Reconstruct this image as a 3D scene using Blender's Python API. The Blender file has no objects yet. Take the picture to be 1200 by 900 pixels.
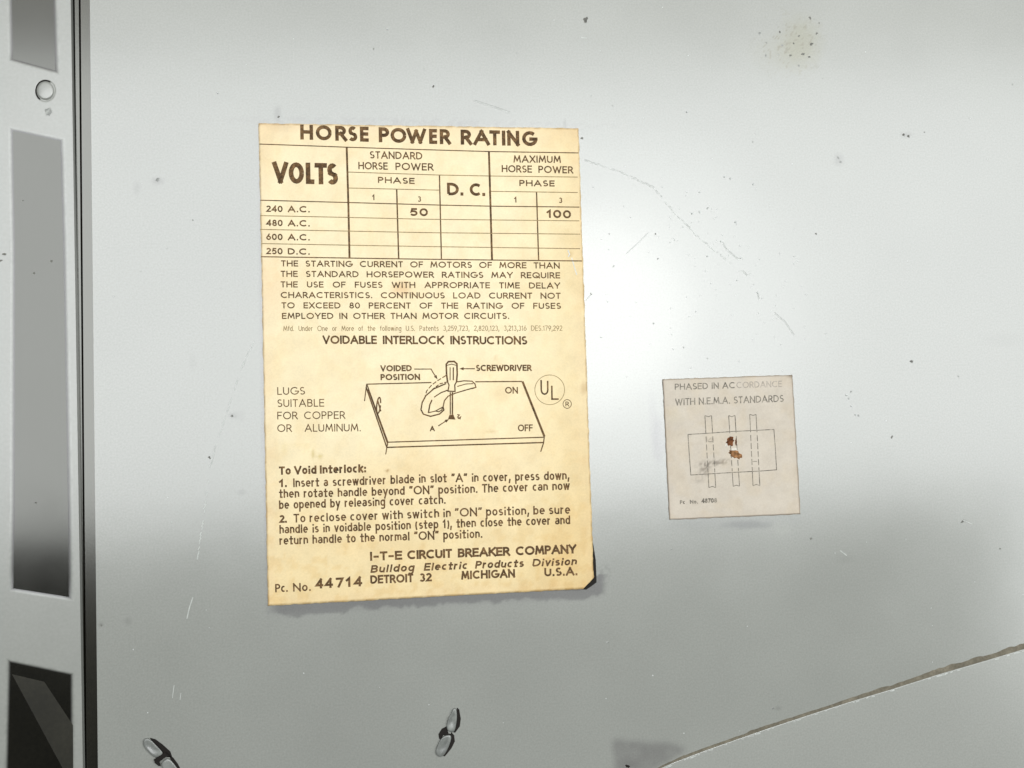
import bpy, math, random
import numpy as np
random.seed(7); rng = np.random.default_rng(7)
S = bpy.context.scene
C = S.collection

# ------------------------------------------------------------------ camera
F = 1000.0; D = 0.25                       # focal length in photo pixels (1200 wide), distance to the sheet
YAW, PITCH, ROLL = -0.128127, 0.05464601, -0.0367927
def rot(y, p, r):
    cy, sy, cp, sp, cr, sr = math.cos(y), math.sin(y), math.cos(p), math.sin(p), math.cos(r), math.sin(r)
    return (np.array([[cy,0,sy],[0,1,0],[-sy,0,cy]]) @ np.array([[1,0,0],[0,cp,-sp],[0,sp,cp]])
            @ np.array([[cr,-sr,0],[sr,cr,0],[0,0,1]]))
RM = rot(YAW, PITCH, ROLL)
from mathutils import Matrix
cam_d = bpy.data.cameras.new('camera'); cam = bpy.data.objects.new('camera', cam_d); C.objects.link(cam)
cam_d.sensor_width = 36; cam_d.lens = 36 * F / 1200; cam_d.clip_start = 0.01; cam_d.clip_end = 50
M4 = Matrix([list(RM[i]) + [[0,0,D][i]] for i in range(3)] + [[0,0,0,1]])
cam.matrix_world = M4
S.camera = cam

# ------------------------------------------------------------------ world and lamps
w = bpy.data.worlds.new('World'); S.world = w; w.use_nodes = True
bg = w.node_tree.nodes['Background']; bg.inputs[0].default_value = (0.93, 0.98, 1.0, 1); bg.inputs[1].default_value = 0.05
def area(name, loc, target, sx, sy, watts, col, shape='RECTANGLE'):
    l = bpy.data.lights.new(name, 'AREA'); l.shape = shape; l.size = sx; l.size_y = sy; l.energy = watts; l.color = col
    o = bpy.data.objects.new(name, l); C.objects.link(o); o.location = loc
    from mathutils import Vector
    o.rotation_euler = (Vector(target) - Vector(loc)).to_track_quat('-Z', 'Y').to_euler()
    return o
H = 1.5; K = 1 + H / D                     # the room's bright area, mirrored by the gloss of the paint
def lamp_rad(name, x0, x1, y0, y1, rad, col):
    sx, sy = x1 - x0, y1 - y0
    return area(name, ((x0+x1)/2, (y0+y1)/2, H), ((x0+x1)/2, (y0+y1)/2, 0), sx, sy, rad * math.pi * sx * sy, col)
lamp_rad('room_window_light', -1.0, 1.75, -0.175, 0.80, 4.1, (0.97, .99, 1.0))
lamp_rad('room_upper_light', -1.0, 1.75, 0.82, 1.30, 1.7, (1.0, 1.0, 0.97))
lamp_rad('room_side_light', 1.34, 1.95, -0.66, -0.19, 4.4, (0.97, 1.0, 1.0))
area('added_glare_lamp', (0.215, 0.115, 0.60), (0.215, 0.115, 0), 0.42, 0.38, 0.52, (0.97, 0.99, 1.0), 'ELLIPSE')  # added lamp that widens the soft glare on the sheet
area('phone_flash', (0.112, 0.066, 0.25), (0.06, 0.01, 0), 0.12, 0.12, 0.072, (1.0, 0.98, 0.94), 'DISK')

S.view_settings.view_transform = 'Standard'; S.view_settings.look = 'None'
S.view_settings.gamma = 1; S.view_settings.use_curve_mapping = False
S.view_settings.exposure = 0.0
S.cycles.max_bounces = 6

# ------------------------------------------------------------------ helpers
def at(u, v, z=0.0):
    """point of the plane z (metres above the sheet) that shows at pixel (u, v) of the photograph"""
    u = np.asarray(u, float); v = np.asarray(v, float)
    dx, dy = (u - 600) / F, -(v - 450) / F
    X = RM[0,0]*dx + RM[0,1]*dy - RM[0,2]; Y = RM[1,0]*dx + RM[1,1]*dy - RM[1,2]; Z = RM[2,0]*dx + RM[2,1]*dy - RM[2,2]
    t = (z - D) / Z
    return np.stack([X*t, Y*t, D + Z*t], -1)
def P(u, v, z=0.0): return tuple(float(a) for a in at(u, v, z))

def thing(name, label, cat, loc=(0,0,0), group=None):
    o = bpy.data.objects.new(name, None); C.objects.link(o); o.location = loc; o.empty_display_size = .01
    o['label'] = label; o['category'] = cat
    if group: o['group'] = group
    return o
def mesh(name, verts, faces, mat, parent=None, smooth=False, label=None):
    me = bpy.data.meshes.new(name)
    verts = np.asarray(verts, float).copy()
    if parent is not None: verts = verts - np.array(parent.location)
    me.from_pydata([tuple(v) for v in verts], [], [tuple(f) for f in faces]); me.update()
    if mat: me.materials.append(mat)
    if smooth: me.polygons.foreach_set('use_smooth', [True]*len(me.polygons))
    o = bpy.data.objects.new(name, me); C.objects.link(o)
    if parent is not None: o.parent = parent
    if label: o['label'] = label
    return o
def grid_faces(nx, ny):
    i = np.arange(nx-1)[None,:] + nx*np.arange(ny-1)[:,None]; i = i.ravel()
    return np.stack([i, i+1, i+1+nx, i+nx], -1)      # rows go down the photo
def vnoise(x, y, seed=0):
    r = np.random.default_rng(seed); T = r.random((256,256))
    xi = np.floor(x).astype(int); yi = np.floor(y).astype(int); fx = x-xi; fy = y-yi
    fx = fx*fx*(3-2*fx); fy = fy*fy*(3-2*fy)
    g = lambda a,b: T[a%256, b%256]
    return (g(xi,yi)*(1-fx)+g(xi+1,yi)*fx)*(1-fy) + (g(xi,yi+1)*(1-fx)+g(xi+1,yi+1)*fx)*fy
def fbm(x, y, seed=0, n=4):
    s = 0; a = .5
    for k in range(n): s = s + a*vnoise(x*2**k, y*2**k, seed+k); a *= .5
    return s / (1-.5**n)
def sstep(a, b, x):
    t = np.clip((x-a)/(b-a), 0, 1); return t*t*(3-2*t)

# ------------------------------------------------------------------ materials
def mat(name, col, rough=.5, spec=.5, metal=0, var=.04, vscale=60, bump=0, bscale=900, attr=None, rvar=0.0, detail=4, ior=1.5, fvar=None):
    fvar = var*.8 if fvar is None else fvar
    m = bpy.data.materials.new(name); m.use_nodes = True; t = m.node_tree; N = t.nodes; L = t.links
    b = N['Principled BSDF']; b.inputs['Roughness'].default_value = rough
    b.inputs['IOR'].default_value = ior; b.inputs['Specular IOR Level'].default_value = spec; b.inputs['Metallic'].default_value = metal
    tc = N.new('ShaderNodeTexCoord')
    n1 = N.new('ShaderNodeTexNoise'); n1.inputs['Scale'].default_value = vscale; n1.inputs['Detail'].default_value = detail
    L.new(tc.outputs['Object'], n1.inputs['Vector'])
    n2 = N.new('ShaderNodeTexNoise'); n2.inputs['Scale'].default_value = bscale; n2.inputs['Detail'].default_value = 3
    L.new(tc.outputs['Object'], n2.inputs['Vector'])
    mr = N.new('ShaderNodeMapRange'); mr.inputs[1].default_value = .3; mr.inputs[2].default_value = .7
    mr.inputs[3].default_value = 1-var; mr.inputs[4].default_value = 1+var; L.new(n1.outputs[0], mr.inputs[0])
    mr2 = N.new('ShaderNodeMapRange'); mr2.inputs[1].default_value = .3; mr2.inputs[2].default_value = .7
    mr2.inputs[3].default_value = 1-fvar; mr2.inputs[4].default_value = 1+fvar; L.new(n2.outputs[0], mr2.inputs[0])
    mu = N.new('ShaderNodeMath'); mu.operation = 'MULTIPLY'; L.new(mr.outputs[0], mu.inputs[0]); L.new(mr2.outputs[0], mu.inputs[1])
    vm = N.new('ShaderNodeVectorMath'); vm.operation = 'SCALE'; L.new(mu.outputs[0], vm.inputs['Scale'])
    if attr:
        a = N.new('ShaderNodeAttribute'); a.attribute_name = attr; L.new(a.outputs['Color'], vm.inputs[0])
    else: vm.inputs[0].default_value = col
    L.new(vm.outputs[0], b.inputs['Base Color'])
    if bump:
        bp = N.new('ShaderNodeBump'); bp.inputs['Strength'].default_value = 1; bp.inputs['Distance'].default_value = bump
        L.new(n2.outputs[0], bp.inputs['Height']); L.new(bp.outputs[0], b.inputs['Normal'])
    if rvar:
        r = N.new('ShaderNodeMapRange'); r.inputs[1].default_value=.3; r.inputs[2].default_value=.7
        r.inputs[3].default_value = rough-rvar; r.inputs[4].default_value = rough+rvar
        L.new(n1.outputs[0], r.inputs[0]); L.new(r.outputs[0], b.inputs['Roughness'])
    return m
def warm(m): m.node_tree.nodes['Principled BSDF'].inputs['Specular Tint'].default_value = (.98, .99, .93, 1)
PAINT = (0.294, 0.302, 0.276)
m_panel = mat('grey_enamel', PAINT, rough=.19, spec=1.0, ior=1.56, var=.04, vscale=25, bump=.0000050, bscale=1900, fvar=.065, attr='tint', rvar=.015)
m_paint = mat('grey_enamel_plain', PAINT, rough=.25, spec=1.0, ior=1.54, var=.04, vscale=40, bump=.000004, bscale=1200)
m_rim = mat('blended_rim_paint', PAINT, rough=.2, spec=1.0, ior=1.54, var=.08, vscale=300, attr='tint')
m_plate = mat('grey_enamel_plate', tuple(c*1.07 for c in PAINT), rough=.24, spec=1.0, ior=1.54, var=.03, vscale=30, bump=.000004, bscale=1900, fvar=.065)
m_darksteel = mat('dark_glossy_steel', (.012,.011,.007), rough=.17, spec=1.0, ior=1.6, metal=0, var=.25, vscale=60, bump=.000004, bscale=1200)
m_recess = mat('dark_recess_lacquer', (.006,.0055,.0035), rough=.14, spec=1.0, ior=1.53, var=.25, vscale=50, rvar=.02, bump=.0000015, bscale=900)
warm(m_darksteel); warm(m_recess)
m_black = mat('flat_black', (.012,.010,.008), rough=.7, spec=.2, var=.2)  # flat black for slots, slit, one speck and the painted corner shade
m_paper = mat('aged_yellow_paper', (1,1,1), rough=.6, spec=.45, var=.05, vscale=150, bump=.000014, bscale=2200, attr='tint')
m_ink = mat('brown_print_ink', (.120,.068,.028), rough=.7, spec=.2, var=.55, vscale=600, bscale=2500)
m_inkfaint = mat('faint_brown_print_ink', (.27,.19,.085), rough=.6, spec=.3, var=.3, vscale=900, bscale=2500)
m_inkvf = mat('worn_brown_print_ink', (.50,.40,.20), rough=.6, spec=.3, var=.2, vscale=900, bscale=2500)
m_inkgrey = mat('grey_print_ink', (.20,.18,.145), rough=.6, spec=.3, var=.5, vscale=900, bscale=2500)
m_inkgreyf = mat('worn_grey_print_ink', (.36,.32,.27), rough=.6, spec=.3, var=.25, vscale=900, bscale=2500)
m_torn = mat('torn_paper_fibre', (.52,.49,.43), rough=.8, spec=.2, var=.2, vscale=900)
m_rust = mat('brown_rust', (.12,.045,.018), rough=.9, spec=.2, var=.5, vscale=900)
m_rust2 = mat('orange_rust', (.19,.095,.04), rough=.9, spec=.2, var=.5, vscale=900)
m_tab = mat('galvanised_steel', (.19,.20,.185), rough=.3, spec=.9, metal=0, var=.22, vscale=500, bump=.00006, bscale=700)
m_chip = mat('dark_chip', (.13,.13,.115), rough=.7, spec=.3, var=.3, vscale=900)
m_chipl = mat('grey_chip', (.22,.23,.21), rough=.4, spec=.8, var=.3, vscale=900)
m_white = mat('pale_dust', (.58,.60,.58), rough=.5, spec=.4, var=.1, vscale=900)
m_scr = mat('pale_scratch', (.46,.48,.45), rough=.4, spec=.5, var=.1, vscale=900)
m_sealant = mat('brown_sealant', (.155,.140,.105), rough=.85, spec=.2, var=.22, vscale=300, bump=.00001, bscale=1500)

# ------------------------------------------------------------------ the grey sheet of the door
def inpoly(u, v, poly):
    ins = np.zeros(u.shape, bool); n = len(poly)
    for i in range(n):
        x1,y1 = poly[i]; x2,y2 = poly[(i+1)%n]
        if y1 == y2: continue
        c = ((y1 > v) != (y2 > v)) & (u < (x2-x1)*(v-y1)/(y2-y1)+x1); ins ^= c
    return ins
def blob(U, V, cu, cv, ru, rv, ang=0, soft=.6):
    a = math.radians(ang); du, dv = U-cu, V-cv
    x = (du*math.cos(a)+dv*math.sin(a))/ru; y = (-du*math.sin(a)+dv*math.cos(a))/rv
    return 1 - sstep(1-soft, 1+soft, np.sqrt(x*x+y*y) + .5*(fbm(U/6, V/6, 3)-.5))
door = thing('metal_door', 'large flat light grey painted steel sheet carrying both paper labels', 'metal door')
us = np.concatenate([[0], np.arange(.7, 1106, 1.9), np.linspace(1112, 1500, 12)])
vs = np.concatenate([np.linspace(-260, -14, 10), np.arange(-10, 912, 1.9), np.linspace(916, 1200, 12)])
UU, VV = np.meshgrid(us, vs)
UU = UU + 105.3 + VV*0.0105
tint = np.ones(UU.shape + (3,)) * np.array(PAINT)
def stain(mask, col, k=1.0):
    global tint
    m = (mask*k)[...,None]; tint = tint*(1-m) + np.array(col)*m
def mul(mask, f):
    global tint
    tint = tint * (1 + mask[...,None]*(np.array(f)-1))
f1 = fbm(UU/90, VV/90, 11); mul(f1, (.97,.975,.97))
# grime and painted shadow with an uneven lower edge just below the big label
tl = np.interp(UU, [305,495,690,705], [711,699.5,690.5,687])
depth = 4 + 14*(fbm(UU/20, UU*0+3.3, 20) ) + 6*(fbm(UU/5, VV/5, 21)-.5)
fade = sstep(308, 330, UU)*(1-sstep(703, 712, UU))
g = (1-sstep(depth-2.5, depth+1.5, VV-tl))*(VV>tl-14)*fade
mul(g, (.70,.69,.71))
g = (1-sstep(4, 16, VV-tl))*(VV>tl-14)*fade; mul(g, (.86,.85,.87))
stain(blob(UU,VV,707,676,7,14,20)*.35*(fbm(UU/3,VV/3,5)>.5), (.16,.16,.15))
# old glue marks round the labels
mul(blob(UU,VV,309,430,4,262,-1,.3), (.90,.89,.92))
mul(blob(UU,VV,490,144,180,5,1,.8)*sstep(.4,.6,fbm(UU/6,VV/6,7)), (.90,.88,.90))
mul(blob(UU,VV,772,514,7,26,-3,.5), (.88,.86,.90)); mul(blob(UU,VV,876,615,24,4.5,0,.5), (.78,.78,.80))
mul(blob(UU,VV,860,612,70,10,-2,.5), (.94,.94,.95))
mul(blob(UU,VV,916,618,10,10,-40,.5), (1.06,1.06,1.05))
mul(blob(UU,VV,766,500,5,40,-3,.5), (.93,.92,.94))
# olive rust bloom at top right
mul(blob(UU,VV,938,50,20,26,0,.8), (.90,.88,.74)); mul(blob(UU,VV,915,62,26,18,0,.9), (.95,.94,.88))
stain(blob(UU,VV,926,52,34,30,0,.7)*(fbm(UU/3.2,VV/3.2,31)>.69)*.6, (.17,.155,.10))
# smudges
for (a,b_,ra,rb,k) in [(185,212,6,4,.5),(160,220,4,7,.25),(983,187,5,6,.4),(273,487,5,3,.45),(281,488,6,6,.15),(283,577,5,3,.3),
                    (1062,158,6,2.5,.4),(118,732,3,2,.4),(150,728,4,4,.25),(325,133,4,8,.45),(662,146,2,7,.4),(686,9,4,3,.0),(226,424,4,8,.12),
                    (1175,398,20,8,.10),(990,655,10,5,.12),(912,830,3,2,.3)]:
    stain(blob(UU,VV,a,b_,ra,rb,0,.7)*k, (.13,.13,.12))
# triangular shadow beside the seam, painted into the tint
tri = inpoly(UU + 2*(fbm(UU/7,VV/7,9)-.5), VV, [(718,867),(790,872),(806,878),(762,905),(722,912)])
k = np.zeros(UU.shape); k[tri] = 1
for _ in range(9): k[1:-1,1:-1] = (k[1:-1,1:-1]*2+k[:-2,1:-1]+k[2:,1:-1]+k[1:-1,:-2]+k[1:-1,2:])/6
mul(k*(.75+.5*(fbm(UU/14,VV/14,90)-.5)), (.62,.60,.62))
ZZ = 1.2e-4*(fbm(UU/260, VV/260, 40)-.5) + 2.0e-5*(fbm(UU/40, VV/40, 44)-.5)
pts = at(UU, VV, 0); pts[...,2] = ZZ
def paint_attr(o, cols):
    a = o.data.color_attributes.new('tint', 'FLOAT_COLOR', 'POINT')
    a.data.foreach_set('color', np.concatenate([cols.reshape(-1,3), np.ones((cols.size//3,1))], 1).astype(np.float32).ravel())
def np_mesh(name, pts, nx, ny, mat_, parent, smooth=True):
    me = bpy.data.meshes.new(name); f = grid_faces(nx, ny)[:, ::-1]
    me.vertices.add(nx*ny); me.vertices.foreach_set('co', (pts.reshape(-1,3) - np.array(parent.location)).astype(np.float32).ravel())
    me.loops.add(f.size); me.loops.foreach_set('vertex_index', f.astype(np.int32).ravel())
    me.polygons.add(len(f)); me.polygons.foreach_set('loop_start', np.arange(len(f), dtype=np.int32)*4)
    me.polygons.foreach_set('use_smooth', np.ones(len(f), bool))
    me.materials.append(mat_); me.update(calc_edges=True); me.validate()
    o = bpy.data.objects.new(name, me); C.objects.link(o); o.parent = parent; return o
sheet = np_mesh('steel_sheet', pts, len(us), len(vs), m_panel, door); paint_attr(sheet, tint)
def boxz(name, poly, z0, z1, mat_, parent, label=None):
    """prism over a pixel outline (measured on the top plane z1)"""
    n = len(poly); t = [P(a, b, z1) for a, b in poly]; bt = [(x, y, z0) for x, y, _ in t]
    faces = [tuple(range(n))[::-1]] + [tuple(range(n, 2*n))] + [(i, (i+1)%n, n+(i+1)%n, n+i) for i in range(n)]
    o = mesh(name, t+bt, faces, mat_, parent, label=label)
    import bmesh
    bm = bmesh.new(); bm.from_mesh(o.data); bmesh.ops.recalc_face_normals(bm, faces=bm.faces); bm.to_mesh(o.data); bm.free()
    return o
def L_(x0, x1, v): return x0 + (x1-x0)*v/900.0
boxz('turned_edge', [(105.3-2.7+.0,-260),(108.2-2.7,-260),(120.5,1200),(117.9,1200)], -.012, -.0004, m_paint, door)

# ------------------------------------------------------------------ strokes
def ribbon(pts, wd, close=False):
    """list of 2D points -> vertices and quads of a ribbon of width wd (pixels)"""
    p = [np.array(q, float) for q in pts]
    q = [p[0]]
    for a in p[1:]:
        if np.linalg.norm(a-q[-1]) > 1e-3: q.append(a)
    p = q
    if len(p) < 2: return [], []
    V = []; n = len(p)
    for i in range(n):
        if close:
            a, c = p[i-1], p[(i+1)%n]
            d1 = p[i]-a; d2 = c-p[i]
        else:
            d1 = p[i]-p[i-1] if i else p[1]-p[0]
            d2 = p[i+1]-p[i] if i < n-1 else d1
        d1 = d1/(np.linalg.norm(d1)+1e-9); d2 = d2/(np.linalg.norm(d2)+1e-9)
        n1 = np.array([-d1[1], d1[0]]); n2 = np.array([-d2[1], d2[0]]); m = n1+n2
        l = np.linalg.norm(m)
        if l < .35: m = n1*1.0
        else:
            m = m/l; m = m/max(.45, m@n1)
        V += [p[i]+m*wd/2, p[i]-m*wd/2]
    Fc = [(2*i, 2*i+1, 2*i+3, 2*i+2) for i in range(n-1)]
    if close: Fc.append((2*n-2, 2*n-1, 1, 0))
    return V, Fc
class Ink:
    def __init__(s, zf): s.V = []; s.F = []; s.zf = zf; s.k = 0; s.wk = 1.0
    def add(s, V, Fc):
        if not V: return
        s.k = (s.k+1) % 6
        A = np.array(V); z = s.zf(A[:,0], A[:,1]) + 3.5e-5 + s.k*1.2e-6
        b = len(s.V); s.V += [tuple(x) for x in at(A[:,0], A[:,1], z)]
        s.F += [tuple(b+i for i in f) for f in Fc]
    def line(s, pts, wd, close=False):
        p = [np.array(q, float) for q in pts]; out = [p[0]]          # short steps, so that the ink follows the paper
        for a, b in zip(p, p[1:]):
            m = max(1, int(np.ceil(np.linalg.norm(b-a)/6)))
            out += [a+(b-a)*i/m for i in range(1, m+1)]
        s.add(*ribbon(out, wd*s.wk, close))
    def poly(s, pts): s.add(pts, [tuple(range(len(pts)))])
    def dash(s, pts, wd, on=5, off=2.5):
        p = [np.array(q, float) for q in pts]; cur = [p[0]]; rem = on; draw = True
        for a, b in zip(p, p[1:]):
            L = np.linalg.norm(b-a); pos = 0
            if L < 1e-6: continue
            while L-pos > rem:
                pos += rem; c = a+(b-a)*pos/L
                if draw: s.line(cur+[c], wd)
                draw = not draw; rem = on if draw else off; cur = [c]
            rem -= L-pos; cur.append(b)
        if draw and len(cur) > 1: s.line(cur, wd)
    def done(s, name, mat_, parent, label=None):
        o = mesh(name, s.V, s.F, mat_, parent, label=label)
        # faces towards the camera
        for p in o.data.polygons:
            if p.normal.z < 0: p.flip()
        return o
def arc(cx, cy, rx, ry, a0, a1, n=None):
    n = n or max(4, int(abs(a1-a0)/22))
    return [(cx+rx*math.cos(math.radians(a0+(a1-a0)*i/n)), cy+ry*math.sin(math.radians(a0+(a1-a0)*i/n))) for i in range(n+1)]
BOLD = 1.16
G = {
 'A':(.80,[[(0,0),(.40,1)],[(.80,0),(.40,1)],[(.14,.32),(.66,.32)]]),
 'B':(.56,[[(0,0),(0,1),(.30,1)]+arc(.30,.76,.22,.24,80,-90)+[(0,.52)],[(.30,.52)]+arc(.32,.26,.24,.26,80,-90)+[(0,0)]]),
 'C':(.80,[arc(.47,.5,.47,.5,48,312)]),
 'D':(.72,[[(0,0),(0,1),(.24,1)]+arc(.24,.5,.48,.5,80,-80)+[(.24,0),(0,0)]]),
 'E':(.50,[[(.50,1),(0,1),(0,0),(.50,0)],[(0,.52),(.46,.52)]]),
 'F':(.48,[[(.48,1),(0,1),(0,0)],[(0,.50),(.43,.50)]]),
 'G':(.88,[arc(.47,.5,.47,.5,48,350)+[(.93,.46),(.55,.46)]]),
 'H':(.68,[[(0,0),(0,1)],[(.68,0),(.68,1)],[(0,.52),(.68,.52)]]),
 'I':(.04,[[(.02,0),(.02,1)]]),
 'J':(.36,[[(.36,1),(.36,.2)]+arc(.17,.2,.19,.2,0,-160)]),
 'K':(.60,[[(0,0),(0,1)],[(.58,1),(.02,.42)],[(.18,.56),(.62,0)]]),
 'L':(.44,[[(0,1),(0,0),(.44,0)]]),
 'M':(.86,[[(0,0),(.12,1)],[(.12,1),(.43,.2)],[(.43,.2),(.74,1)],[(.74,1),(.86,0)]]),
 'N':(.68,[[(0,0),(0,1)],[(0,1),(.68,0)],[(.68,0),(.68,1)]]),
 'O':(.92,[arc(.46,.5,.46,.5,0,360,20)]),
 'P':(.52,[[(0,0),(0,1),(.26,1)]+arc(.26,.73,.26,.27,80,-90)+[(0,.46)]]),
 'Q':(.92,[arc(.46,.5,.46,.5,0,360,20),[(.5,.35),(.92,0)]]),
 'R':(.56,[[(0,0),(0,1),(.26,1)]+arc(.26,.73,.26,.27,80,-90)+[(0,.46)],[(.28,.46),(.58,0)]]),
 'S':(.52,[arc(.27,.745,.23,.255,40,270)+arc(.26,.245,.26,.245,88,-145)]),
 'T':(.52,[[(0,1),(.52,1)],[(.26,1),(.26,0)]]),
 'U':(.62,[[(0,1),(0,.31)]+arc(.31,.31,.31,.31,180,360)+[(.62,1)]]),
 'V':(.72,[[(0,1),(.36,0)],[(.36,0),(.72,1)]]),
 'W':(1.1,[[(0,1),(.28,0)],[(.28,0),(.55,.9)],[(.55,.9),(.82,0)],[(.82,0),(1.1,1)]]),
 'X':(.64,[[(0,0),(.64,1)],[(0,1),(.64,0)]]),
 'Y':(.66,[[(0,1),(.33,.45)],[(.66,1),(.33,.45)],[(.33,.48),(.33,0)]]),
 'Z':(.60,[[(0,1),(.6,1),(0,0),(.6,0)]]),
 '0':(.56,[arc(.28,.5,.28,.5,0,360,18)]),
 '1':(.24,[[(0,.78),(.18,1),(.18,0)]]),
 '2':(.50,[arc(.25,.73,.25,.27,165,-20)+[(.0,0),(.52,0)]]),
 '3':(.50,[arc(.24,.755,.21,.245,150,-80),arc(.24,.265,.26,.265,80,-150)]),
 '4':(.60,[[(.46,0),(.46,1)],[(.46,1),(0,.27),(.60,.27)]]),
 '5':(.50,[[(.46,1),(.12,1),(.06,.56)]+arc(.24,.32,.26,.32,115,-150)]),
 '6':(.54,[arc(.27,.31,.27,.31,0,360,14),[(.03,.40),(.34,1)]]),
 '7':(.50,[[(0,1),(.50,1),(.16,0)]]),
 '8':(.52,[arc(.26,.75,.20,.25,0,360,12),arc(.26,.26,.26,.26,0,360,14)]),
 '9':(.54,[arc(.27,.69,.27,.31,0,360,14),[(.51,.60),(.20,0)]]),
 '.':(.06,[[(.03,0),(.03,.03)]]), ',':(.08,[[(.06,.10),(.0,-.16)]]), ':':(.06,[[(.03,0),(.03,.04)],[(.03,.55),(.03,.59)]]),
 '-':(.34,[[(.02,.42),(.32,.42)]]), '(':(.2,[arc(.3,.42,.3,.68,130,230)]), ')':(.2,[arc(-.1,.42,.3,.68,50,-50)]),
 '{':(.30,[[(.02,.84),(.06,1.0)],[(.24,.84),(.28,1.0)]]), '}':(.30,[[(.06,1.0),(.02,.84)],[(.28,1.0),(.24,.84)]]),
}
xh = .70; bo = lambda c: arc(c,.35,.23,.35,0,360,14)
G.update({
 'a':(.44,[arc(.22,.50,.21,.22,150,0,6)+[(.44,0)],arc(.21,.20,.21,.20,0,360,12)]),
 'b':(.46,[bo(.23),[(0,1),(0,0)]]), 'd':(.46,[bo(.23),[(.46,1),(.46,0)]]),
 'c':(.40,[arc(.23,.35,.23,.35,52,308)]),
 'e':(.46,[[(.02,.36),(.46,.36)]+arc(.23,.35,.23,.35,4,315)]),
 'f':(.26,[arc(.24,.80,.14,.2,60,180)+[(.10,0)],[(0,.64),(.26,.64)]]),
 'g':(.46,[bo(.23),[(.46,xh),(.46,-.08)]+arc(.23,-.08,.23,.2,0,-150)]),
 'h':(.42,[[(0,1),(0,0)],[(0,.42)]+arc(.21,.46,.21,.24,180,0)+[(.42,0)]]),
 'i':(.05,[[(.025,0),(.025,.56)],[(.025,.965),(.025,.985)]]),
 'k':(.40,[[(0,0),(0,1)],[(.36,xh),(.02,.30)],[(.14,.42),(.40,0)]]),
 'l':(.05,[[(.025,0),(.025,1)]]),
 'm':(.72,[[(0,xh),(0,0)],[(0,.42)]+arc(.18,.48,.18,.22,180,0)+[(.36,0)],[(.36,.42)]+arc(.54,.48,.18,.22,180,0)+[(.72,0)]]),
 'n':(.42,[[(0,xh),(0,0)],[(0,.42)]+arc(.21,.46,.21,.24,180,0)+[(.42,0)]]),
 'o':(.46,[bo(.23)]),
 'p':(.46,[bo(.23),[(0,xh),(0,-.28)]]), 'q':(.46,[bo(.23),[(.46,xh),(.46,-.28)]]),
 'r':(.26,[[(0,xh),(0,0)],[(0,.40)]+arc(.22,.46,.22,.22,180,75)]),
 's':(.38,[arc(.19,.53,.16,.17,35,265)+arc(.19,.18,.19,.18,85,-145)]),
 't':(.32,[[(.14,.98),(.14,.0),(.28,.0)],[(0,.68),(.32,.68)]]),
 'u':(.42,[[(0,xh),(0,.24)]+arc(.21,.22,.21,.22,180,360)+[(.42,xh)],[(.42,.3),(.42,0)]]),
 'v':(.42,[[(0,xh),(.21,0)],[(.21,0),(.42,xh)]]),
 'w':(.66,[[(0,xh),(.16,0)],[(.16,0),(.33,xh)],[(.33,xh),(.50,0)],[(.50,0),(.66,xh)]]),
 'x':(.40,[[(0,0),(.40,xh)],[(0,xh),(.40,0)]]), 'y':(.44,[[(0,xh),(.22,.02)],[(.44,xh),(.12,-.28)]]),
})
def cap(st, sw):
    """square caps on the straight ends of a stroke, so that stems and bars reach the outline of the letter"""
    p = [np.array(q, float) for q in st]
    def ext(a, b, c):
        d = a-b; l = np.linalg.norm(d)
        if l < 1e-6: return a
        if l < .1*sw: return a+d/l*.5*sw
        d = d/l
        if c is not None:
            e = b-c; le = np.linalg.norm(e)
            if le > 1e-6 and .30 < float(d @ (e/le)) < .999: return a     # end of a curve
        k = .5*sw if abs(d[1]) < .2 else min(.75*sw, .5*sw/abs(d[1]))
        return a+d*k
    q0 = ext(p[0], p[1], p[2] if len(p) > 2 else None); q1 = ext(p[-1], p[-2], p[-3] if len(p) > 2 else None)
    if len(p) > 2 and np.linalg.norm(p[0]-p[-1]) < .2: return p                     # closed bowls
    return [q0]+p[1:-1]+[q1]
def put_word(ink, word, x0, x1, base, Hc, sw, slant=0.0, tilt=.018, gf=.20):
    """one word between pixel columns x0 and x1; glyph aspect adapts, letter gaps stay even"""
    ws = [G[c][0] for c in word]; n = len(word)
    sw = sw*BOLD; gap = gf*Hc + sw*.55                                        # gap between centre lines
    tot = sum(ws)*Hc + gap*(n-1)
    k = (x1-x0-sw)/tot if n > 1 else min(2.0, max(.3, (x1-x0-sw)/tot)) if word != 'I' else 1
    x = x0+sw/2
    for c, wd in zip(word, ws):
        for st in G[c][1]:
            st2 = []
            for gx, gy in st:
                yy = (gy*(Hc-sw)+sw/2) if 0 <= gy <= 1 else gy*Hc
                X = x + gx*Hc*k + slant*yy
                st2.append((X - tilt*yy, np.interp(X, base[0], base[1]) - yy))
            ink.line(cap(st2, sw), sw)
        x += (wd*Hc+gap)*k
def put_line(ink, text, x0, x1, base, Hc, sw, k=1.0, slant=0.0):
    """justified line: glyph aspect k, the rest goes into the word spaces"""
    words = text.split(' '); gap = .20*Hc+sw*.55
    wd = [max((sum(G[c][0] for c in w_)*Hc + gap*(len(w_)-1))*k, 0)+sw for w_ in words]
    sp = (x1-x0-sum(wd))/max(1, len(words)-1)
    if sp < .35*Hc:                                              # squeeze the glyphs
        f = (x1-x0-.5*Hc*(len(words)-1))/sum(wd); wd = [a*f for a in wd]; sp = .5*Hc
    x = x0
    for w_, a in zip(words, wd):
        put_word(ink, w_, x, x+a, base, Hc, sw, slant); x += a+sp

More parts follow.
